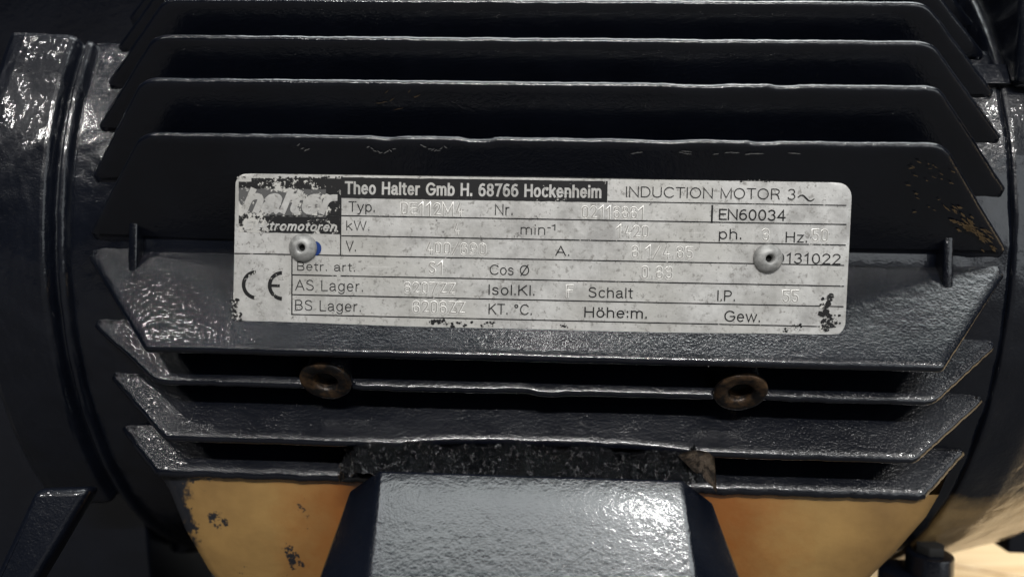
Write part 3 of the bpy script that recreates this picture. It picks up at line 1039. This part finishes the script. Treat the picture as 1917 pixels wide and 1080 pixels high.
def text(name, s, pxl, pxr, pyb, pyt, mat, off=0.07, shear=0.0, weight=0.10, gap=0.17, stamped=False):
    """stroke lettering whose ink spans pxl..pxr, its cap height pyb..pyt at the left end."""
    x0, zb = pp(pxl, pyb); zt = pp(pxl, pyt)[1]; x1 = pp(pxr, pyb+(pxr-pxl)*0.018)[0]
    gl_ = GS if stamped else G
    strokes = []
    adv = 0.0
    for c in s:
        wd, st = gl_[c]
        for k in st:
            strokes.append([(adv+px_+shear*py_, py_) for px_, py_ in k])
        adv += wd+gap
    xs_ = [p[0] for k in strokes for p in k]
    hwm = (zt-zb)*weight/2
    a, b = min(xs_), max(xs_)
    sx = (x1-x0-2*hwm)/max(1e-6, b-a) if b-a > 0.02 else (zt-zb)*0.8
    sz = (zt-zb-2*hwm)
    bm = bmesh.new()
    rnd = random.Random(s)
    for si, k in enumerate(strokes):
        P = [Vector((x0+hwm+(px_-a)*sx, zb+hwm+py_*sz)) for px_, py_ in k]
        Q = [P[0]]
        for p in P[1:]:
            if (p-Q[-1]).length > 0.01:
                Q.append(p)
        closed = (Q[0]-Q[-1]).length < 0.02 and len(Q) > 5
        if closed:
            Q = Q[:-1]
        n = len(Q)
        if n < 2:
            continue
        o_ = off+0.0016*(si % 9)
        if stamped:
            cs = [(-1.0, 0.0), (-0.75, 0.07), (-0.42, 0.04), (0, -0.0), (0.42, 0.04), (0.75, 0.07), (1.0, 0.0)]
        else:
            cs = [(-1.0, 0), (1.0, 0)]
        rows = []
        for i in range(n):
            if closed:
                d0 = (Q[i]-Q[i-1]).normalized(); d1 = (Q[(i+1) % n]-Q[i]).normalized()
            else:
                d0 = (Q[i]-Q[i-1]).normalized() if i else (Q[1]-Q[0]).normalized()
                d1 = (Q[i+1]-Q[i]).normalized() if i < n-1 else d0
            t_ = (d0+d1)
            t_ = t_.normalized() if t_.length > 1e-4 else d0
            m_ = min(2.2, 1/max(0.2, t_.dot(d0)))
            nn = Vector((-t_.y, t_.x))
            ext = Vector((0, 0))
            if not closed and i == 0: ext = -d0*hwm*0.9
            if not closed and i == n-1: ext = d1*hwm*0.9
            row = []
            for u_, hh in cs:
                q_ = Q[i]+ext+nn*(u_*hwm*m_)
                end = 1.0
                row.append(bm.verts.new(V(q_.x, PY-bow(q_.x, q_.y)-o_-hh*end, q_.y)))
            rows.append(row)
        rng = range(n) if closed else range(n-1)
        for i in rng:
            A_, B_ = rows[i], rows[(i+1) % n]
            for j in range(len(cs)-1):
                f = bm.faces.new((A_[j], B_[j], B_[j+1], A_[j+1]))
                f.tag = stamped and j in (2, 3)
    if stamped:
        for f in bm.faces:
            f.material_index = 1 if f.tag else 0
    o = obj(name, bm, mat, plate, stamped)
    if stamped:
        o.data.materials.append(M['stamp_groove'])
    return o


T = lambda *a, **k: text("printed_text", *a, **k)
T("INDUCTION MOTOR 3", 1171, 1488, 369.5, 349, 'print', weight=0.095, gap=0.15)
T("EN60034", 1345, 1470, 412, 391, 'print', weight=0.13, gap=0.13)
T("ph.", 1345, 1387, 448, 428, 'print', weight=0.115)
T("Hz.", 1470, 1510, 454, 434, 'print', weight=0.115)
T("0131022", 1452, 1573, 493, 473, 'print_header', weight=0.115, gap=0.15)
T("Nr.", 926, 959, 403, 382, 'print', weight=0.095)
T("Typ.", 652, 701, 396.5, 377, 'print_worn')
T("kW.", 648, 691, 431.5, 413, 'print', weight=0.085)
T("V.", 647, 666, 470.5, 450.5, 'print', weight=0.09)
T("min", 974, 1020, 439.5, 420, 'print', weight=0.095)
T("-1", 1024, 1039, 431.5, 420, 'print', weight=0.16)
T("A.", 1039, 1065, 479, 460, 'print', weight=0.10)
T("Betr. art.", 556, 664, 506.5, 490, 'print', weight=0.10)
T("Cos Ø", 916, 990, 514.5, 495, 'print', gap=0.12)
T("AS Lager.", 552, 679, 543.5, 523, 'print', weight=0.085)
T("BS Lager.", 552, 675, 581, 561, 'print', weight=0.09)
T("Isol.Kl.", 914, 1000, 552, 532, 'print_full', weight=0.115)
T("KT. °C.", 914, 995, 588, 568, 'print', weight=0.105)
T("Schalt", 1101, 1184, 557, 537, 'print', weight=0.11)
T("Höhe:m.", 1093, 1210, 594, 574, 'print', weight=0.13)
T("I.P.", 1342, 1375, 563.5, 543, 'print', weight=0.11)
T("Gew.", 1355, 1422, 602, 581, 'print', weight=0.115)
text("header_text", "Theo Halter Gmb H. 68766 Hockenheim", 645, 1125, 364, 339.5, 'plate', off=0.10, weight=0.17, gap=0.21)
text("logo_text", "halter", 452, 632, 399, 351, 'plate', off=0.11, shear=0.30, weight=0.25, gap=0.17)
text("logo_text", "Elektromotoren", 457, 631, 431, 413.5, 'plate', off=0.13, shear=0.25, weight=0.19, gap=0.20)
# tilde
bm = bmesh.new()
xa, za = pp(1493, 370.5); xb, zb_ = pp(1524, 371)
prev = None
for i in range(25):
    u_ = i/24
    x = xa+(xb-xa)*u_; z = za+0.05+sin(u_*2*pi)*0.55-0.2*u_
    dx, dz = (xb-xa), cos(u_*2*pi)*2*pi*0.55
    L = sqrt(dx*dx+dz*dz); hw = 0.17*(0.6+0.5*sin(pi*u_))
    a = bm.verts.new(V(x-dz/L*hw, PY-bow(x, z)-0.07, z+dx/L*hw)); b = bm.verts.new(V(x+dz/L*hw, PY-bow(x, z)-0.07, z-dx/L*hw))
    if prev: bm.faces.new((prev[0], a, b, prev[1]))
    prev = (a, b)
obj("printed_text", bm, 'print', plate, False)

# CE mark
def arc(bm, cx, cz, r, a0, a1, wd):
    prev = None
    for i in range(25):
        a = radians(a0+(a1-a0)*i/24)
        q_ = [V(cx+cos(a)*rr_, PY-bow(cx, cz)-0.07, cz+sin(a)*rr_) for rr_ in (r-wd/2, r+wd/2)]
        q_ = [bm.verts.new(v) for v in q_]
        if prev: bm.faces.new((prev[0], q_[0], q_[1], prev[1]))
        prev = q_
bm = bmesh.new()
cx, cz = pp(479, 533.5); r_ = 2.95
arc(bm, cx, cz, r_, 92, 268, 0.85)
cx2, cz2 = pp(528, 535)
arc(bm, cx2, cz2, r_, 92, 268, 0.85)
strip(bm, cx2-r_, cz2, cx2-0.6, cz2, 0.62, 0.072)
obj("ce_mark", bm, 'print_worn', plate, False)

# stamped figures: narrow punched numerals with raised rims, pressed in the sheet
S_ = lambda s, a, b, c, d: text("stamped_figure", s, a, b, c, d, 'stamp', off=0.004, weight=0.21, gap=0.20, stamped=True)
S_("DE112M4", 749, 867, 404, 378.5)
S_("02116861", 1087, 1204, 410, 385)
S_("4", 847, 860, 440.5, 418)
S_("1420", 1152, 1214, 446, 421)
S_("400/690", 795, 910, 476.5, 453)
S_("8.1/4.65", 1180, 1297, 484, 459)
S_("S1", 801, 828, 514, 489)
S_("0.83", 1198, 1259, 523, 497)
S_("6207ZZ", 755, 852, 549.5, 527)
S_("F", 1059, 1073, 557, 532)
S_("6206ZZ", 771, 870, 587, 562)
S_("3", 1425, 1440, 453, 427)
S_("50", 1518, 1550, 454, 428)
S_("55", 1463, 1495, 568, 542)

# rivets
def rivet(px, py):
    x, z = pp(px, py)
    y0 = PY-bow(x, z)
    prof = [(0.75, 3.0), (0.78, -1.0), (0.95, -1.55), (1.25, -1.72), (1.75, -1.62), (2.5, -1.25), (3.05, -0.7), (3.25, -0.2), (3.25, 0.06)]
    bm = bmesh.new(); n = 48; rows = []
    for r, d in prof:
        rows.append([bm.verts.new(V(x+r*cos(2*pi*i/n), y0+d, z+r*sin(2*pi*i/n))) for i in range(n)])
    for a, b in zip(rows, rows[1:]):
        for i in range(n):
            bm.faces.new((a[i], a[(i+1) % n], b[(i+1) % n], b[i]))
    obj("rivet", bm, 'rivet', plate, True)
    bm = bmesh.new()
    bm.faces.new([bm.verts.new(V(x+0.78*cos(2*pi*i/n), y0-0.2, z+0.78*sin(2*pi*i/n))) for i in range(n)])
    obj("rivet_hole", bm, 'black', plate, False)


rivet(567, 464)
rivet(1437, 484)
x, z = pp(590, 465)
bm = bmesh.new()
bm.faces.new([bm.verts.new(V(x+1.4*cos(2*pi*i/32), PY-bow(x, z)-0.12, z+1.6*sin(2*pi*i/32))) for i in range(32)])
obj("blue_insert", bm, 'blue', plate, False, "blue plastic showing beside the left rivet")


# smears of dark paint on the plate, irregular patches
def smear(px0, py0, px1, py1, n, rmax, mat='print_worn', seed=0):
    rnd = random.Random(seed)
    bm = bmesh.new()
    for k in range(n):
        cx, cz = pp(rnd.uniform(px0, px1), rnd.uniform(py0, py1))
        r = rmax*rnd.random()**1.5+0.06
        off = 0.085+0.0012*k/ max(1, n)*20
        ph = rnd.random()*9
        pts = []
        for i in range(11):
            a = 2*pi*i/11
            rr_ = r*(0.65+0.7*abs(nz((cos(a)*2, sin(a)*2, ph), 1.1))+0.3*rnd.random())
            pts.append((cx+rr_*cos(a), cz+rr_*sin(a)*0.9))
        flat(bm, pts, off)
    obj("paint_smear", bm, mat, plate, False, None, "stuff")


smear(1536, 552, 1556, 622, 60, 0.75, seed=1)
smear(1546, 590, 1572, 606, 22, 0.5, seed=2)
smear(803, 597, 842, 607, 34, 0.42, seed=3)
smear(843, 602, 928, 611, 34, 0.32, seed=4)
smear(1048, 606, 1062, 613, 10, 0.3, seed=5)
smear(434, 560, 445, 578, 16, 0.45, seed=6)
smear(434, 582, 452, 600, 30, 0.6, seed=7)
smear(440, 331, 640, 335, 50, 0.28, seed=8)
smear(1466, 607, 1500, 621, 24, 0.3, seed=9)
smear(1372, 336, 1440, 341, 16, 0.2, seed=10)
smear(640, 404, 655, 408, 0, 0.2, seed=11) if False else None


# ------------------------------------------------------------ chips, scuffs and scratches on the fins
def on_fin(key, px, py, side):
    q, D, N = FI[key][1]
    v = hit_plane(px, py, q+N*side, N)
    return v


def scuffs(key, side, lst, mat, rnd_seed, name, label=None):
    rnd = random.Random(rnd_seed)
    q, D, N = FI[key][1]
    bm = bmesh.new()
    for (px, py, lpx, wpx, ang) in lst:
        a = radians(ang)
        pts = []
        n = 9
        up, dn = [], []
        for i in range(n):
            t_ = i/(n-1)-0.5
            hw = wpx/2*(1-(2*t_)**2)*(0.6+0.8*rnd.random())
            cxp, cyp = px+cos(a)*lpx*t_, py+sin(a)*lpx*t_+rnd.uniform(-.3, .3)*wpx
            up.append((cxp-sin(a)*hw, cyp+cos(a)*hw)); dn.append((cxp+sin(a)*hw, cyp-cos(a)*hw))
        vs = [bm.verts.new(on_fin(key, x_, y_, side)*MM) for x_, y_ in up[1:]+dn[::-1][1:]]
        try:
            bm.faces.new(vs)
        except ValueError:
            pass
    obj(name, bm, mat, FI[key][0], False, label, 'stuff')


rnd = random.Random(5)
lst = []
for k in range(62):
    u_ = rnd.random(); 
    x = 1782+80*u_+rnd.uniform(-12, 12); y = 400+66*u_+rnd.uniform(-16, 14)
    if y < 470 and x < 1868-(470-y)*0.35:
        lst.append((x, y, rnd.uniform(8, 20), rnd.uniform(1.5, 4), rnd.uniform(15, 50)))
for k in range(22):
    lst.append((rnd.uniform(1700, 1800), rnd.uniform(300, 400), rnd.uniform(4, 12), rnd.uniform(1, 2.4), rnd.uniform(-20, 40)))
scuffs('F1', -1.75, lst, 'scuff', 3, "scuff_marks", "brown rubbed scratches at the right end of the fin")
lst = []
for x0, y0, n in ((690, 272, 9), (790, 268, 8), (560, 268, 4)):
    for k in range(n):
        lst.append((x0+k*6+rnd.uniform(-2, 2), y0+10*sin(pi*k/n)+rnd.uniform(-1, 1)+4, 8, 1.2, rnd.uniform(-40, 40)))
for k in range(14):
    lst.append((1160+rnd.uniform(0, 400), 283+rnd.uniform(0, 7), rnd.uniform(8, 26), 1.2, rnd.uniform(-8, 8)))
scuffs('F1', -1.45, lst, 'chip', 4, "paint_chip", "silver rims of chipped paint")
lst = [(770+rnd.uniform(-60, 40), 190+rnd.uniform(-20, 20), rnd.uniform(8, 20), 0.9, rnd.uniform(-60, 20)) for k in range(8)]
scuffs('F2', -1.5, lst, 'scuff', 8, "paint_chip")

# ------------------------------------------------------------ wooden floor
def setk(o, **k):
    for a, b in k.items():
        o[a] = b


t = NT("dark_floor")
M['floor'] = t.fin(t.mix(t.ramp(t.noise(9, 6, 0.6), [(0.35, 0.0), (0.7, 1.0)]), (0.010, 0.009, 0.008), (0.018, 0.015, 0.013)), 0.7)
bm = bmesh.new()
prism(bm, [(-4000, -4000), (4000, -4000), (4000, 5000), (-4000, 5000)], (Vector((0, 0, 0)), X, Y, Z), FLOOR-30, FLOOR-18)
fl = obj("floor", bm, 'floor', None, False)
setk(fl, kind='structure', label="dark floor under the motor", category="floor")
deck = bpy.data.objects.new("wooden_pallet", None)
COL.objects.link(deck)
deck.location = V(500, 700, FLOOR-18)
setk(deck, label="pale wooden deck of boards at the lower right, beyond the motor", category="pallet")
dirx = Vector((cos(0.45), -sin(0.45), 0)); diry = Vector((sin(0.45), cos(0.45), 0))
pitch = 96
for k in range(0, 8):
    bm = bmesh.new()
    prism(bm, [(0, 0), (900, 0), (900, pitch-4), (0, pitch-4)], (Vector((105, 300, 0))+diry*(k*pitch), dirx, diry, Z), FLOOR-17.9, FLOOR+random.uniform(-.4, .4)-0.6, 1.0, 1)
    o = obj("board", bm, 'wood', deck, False)
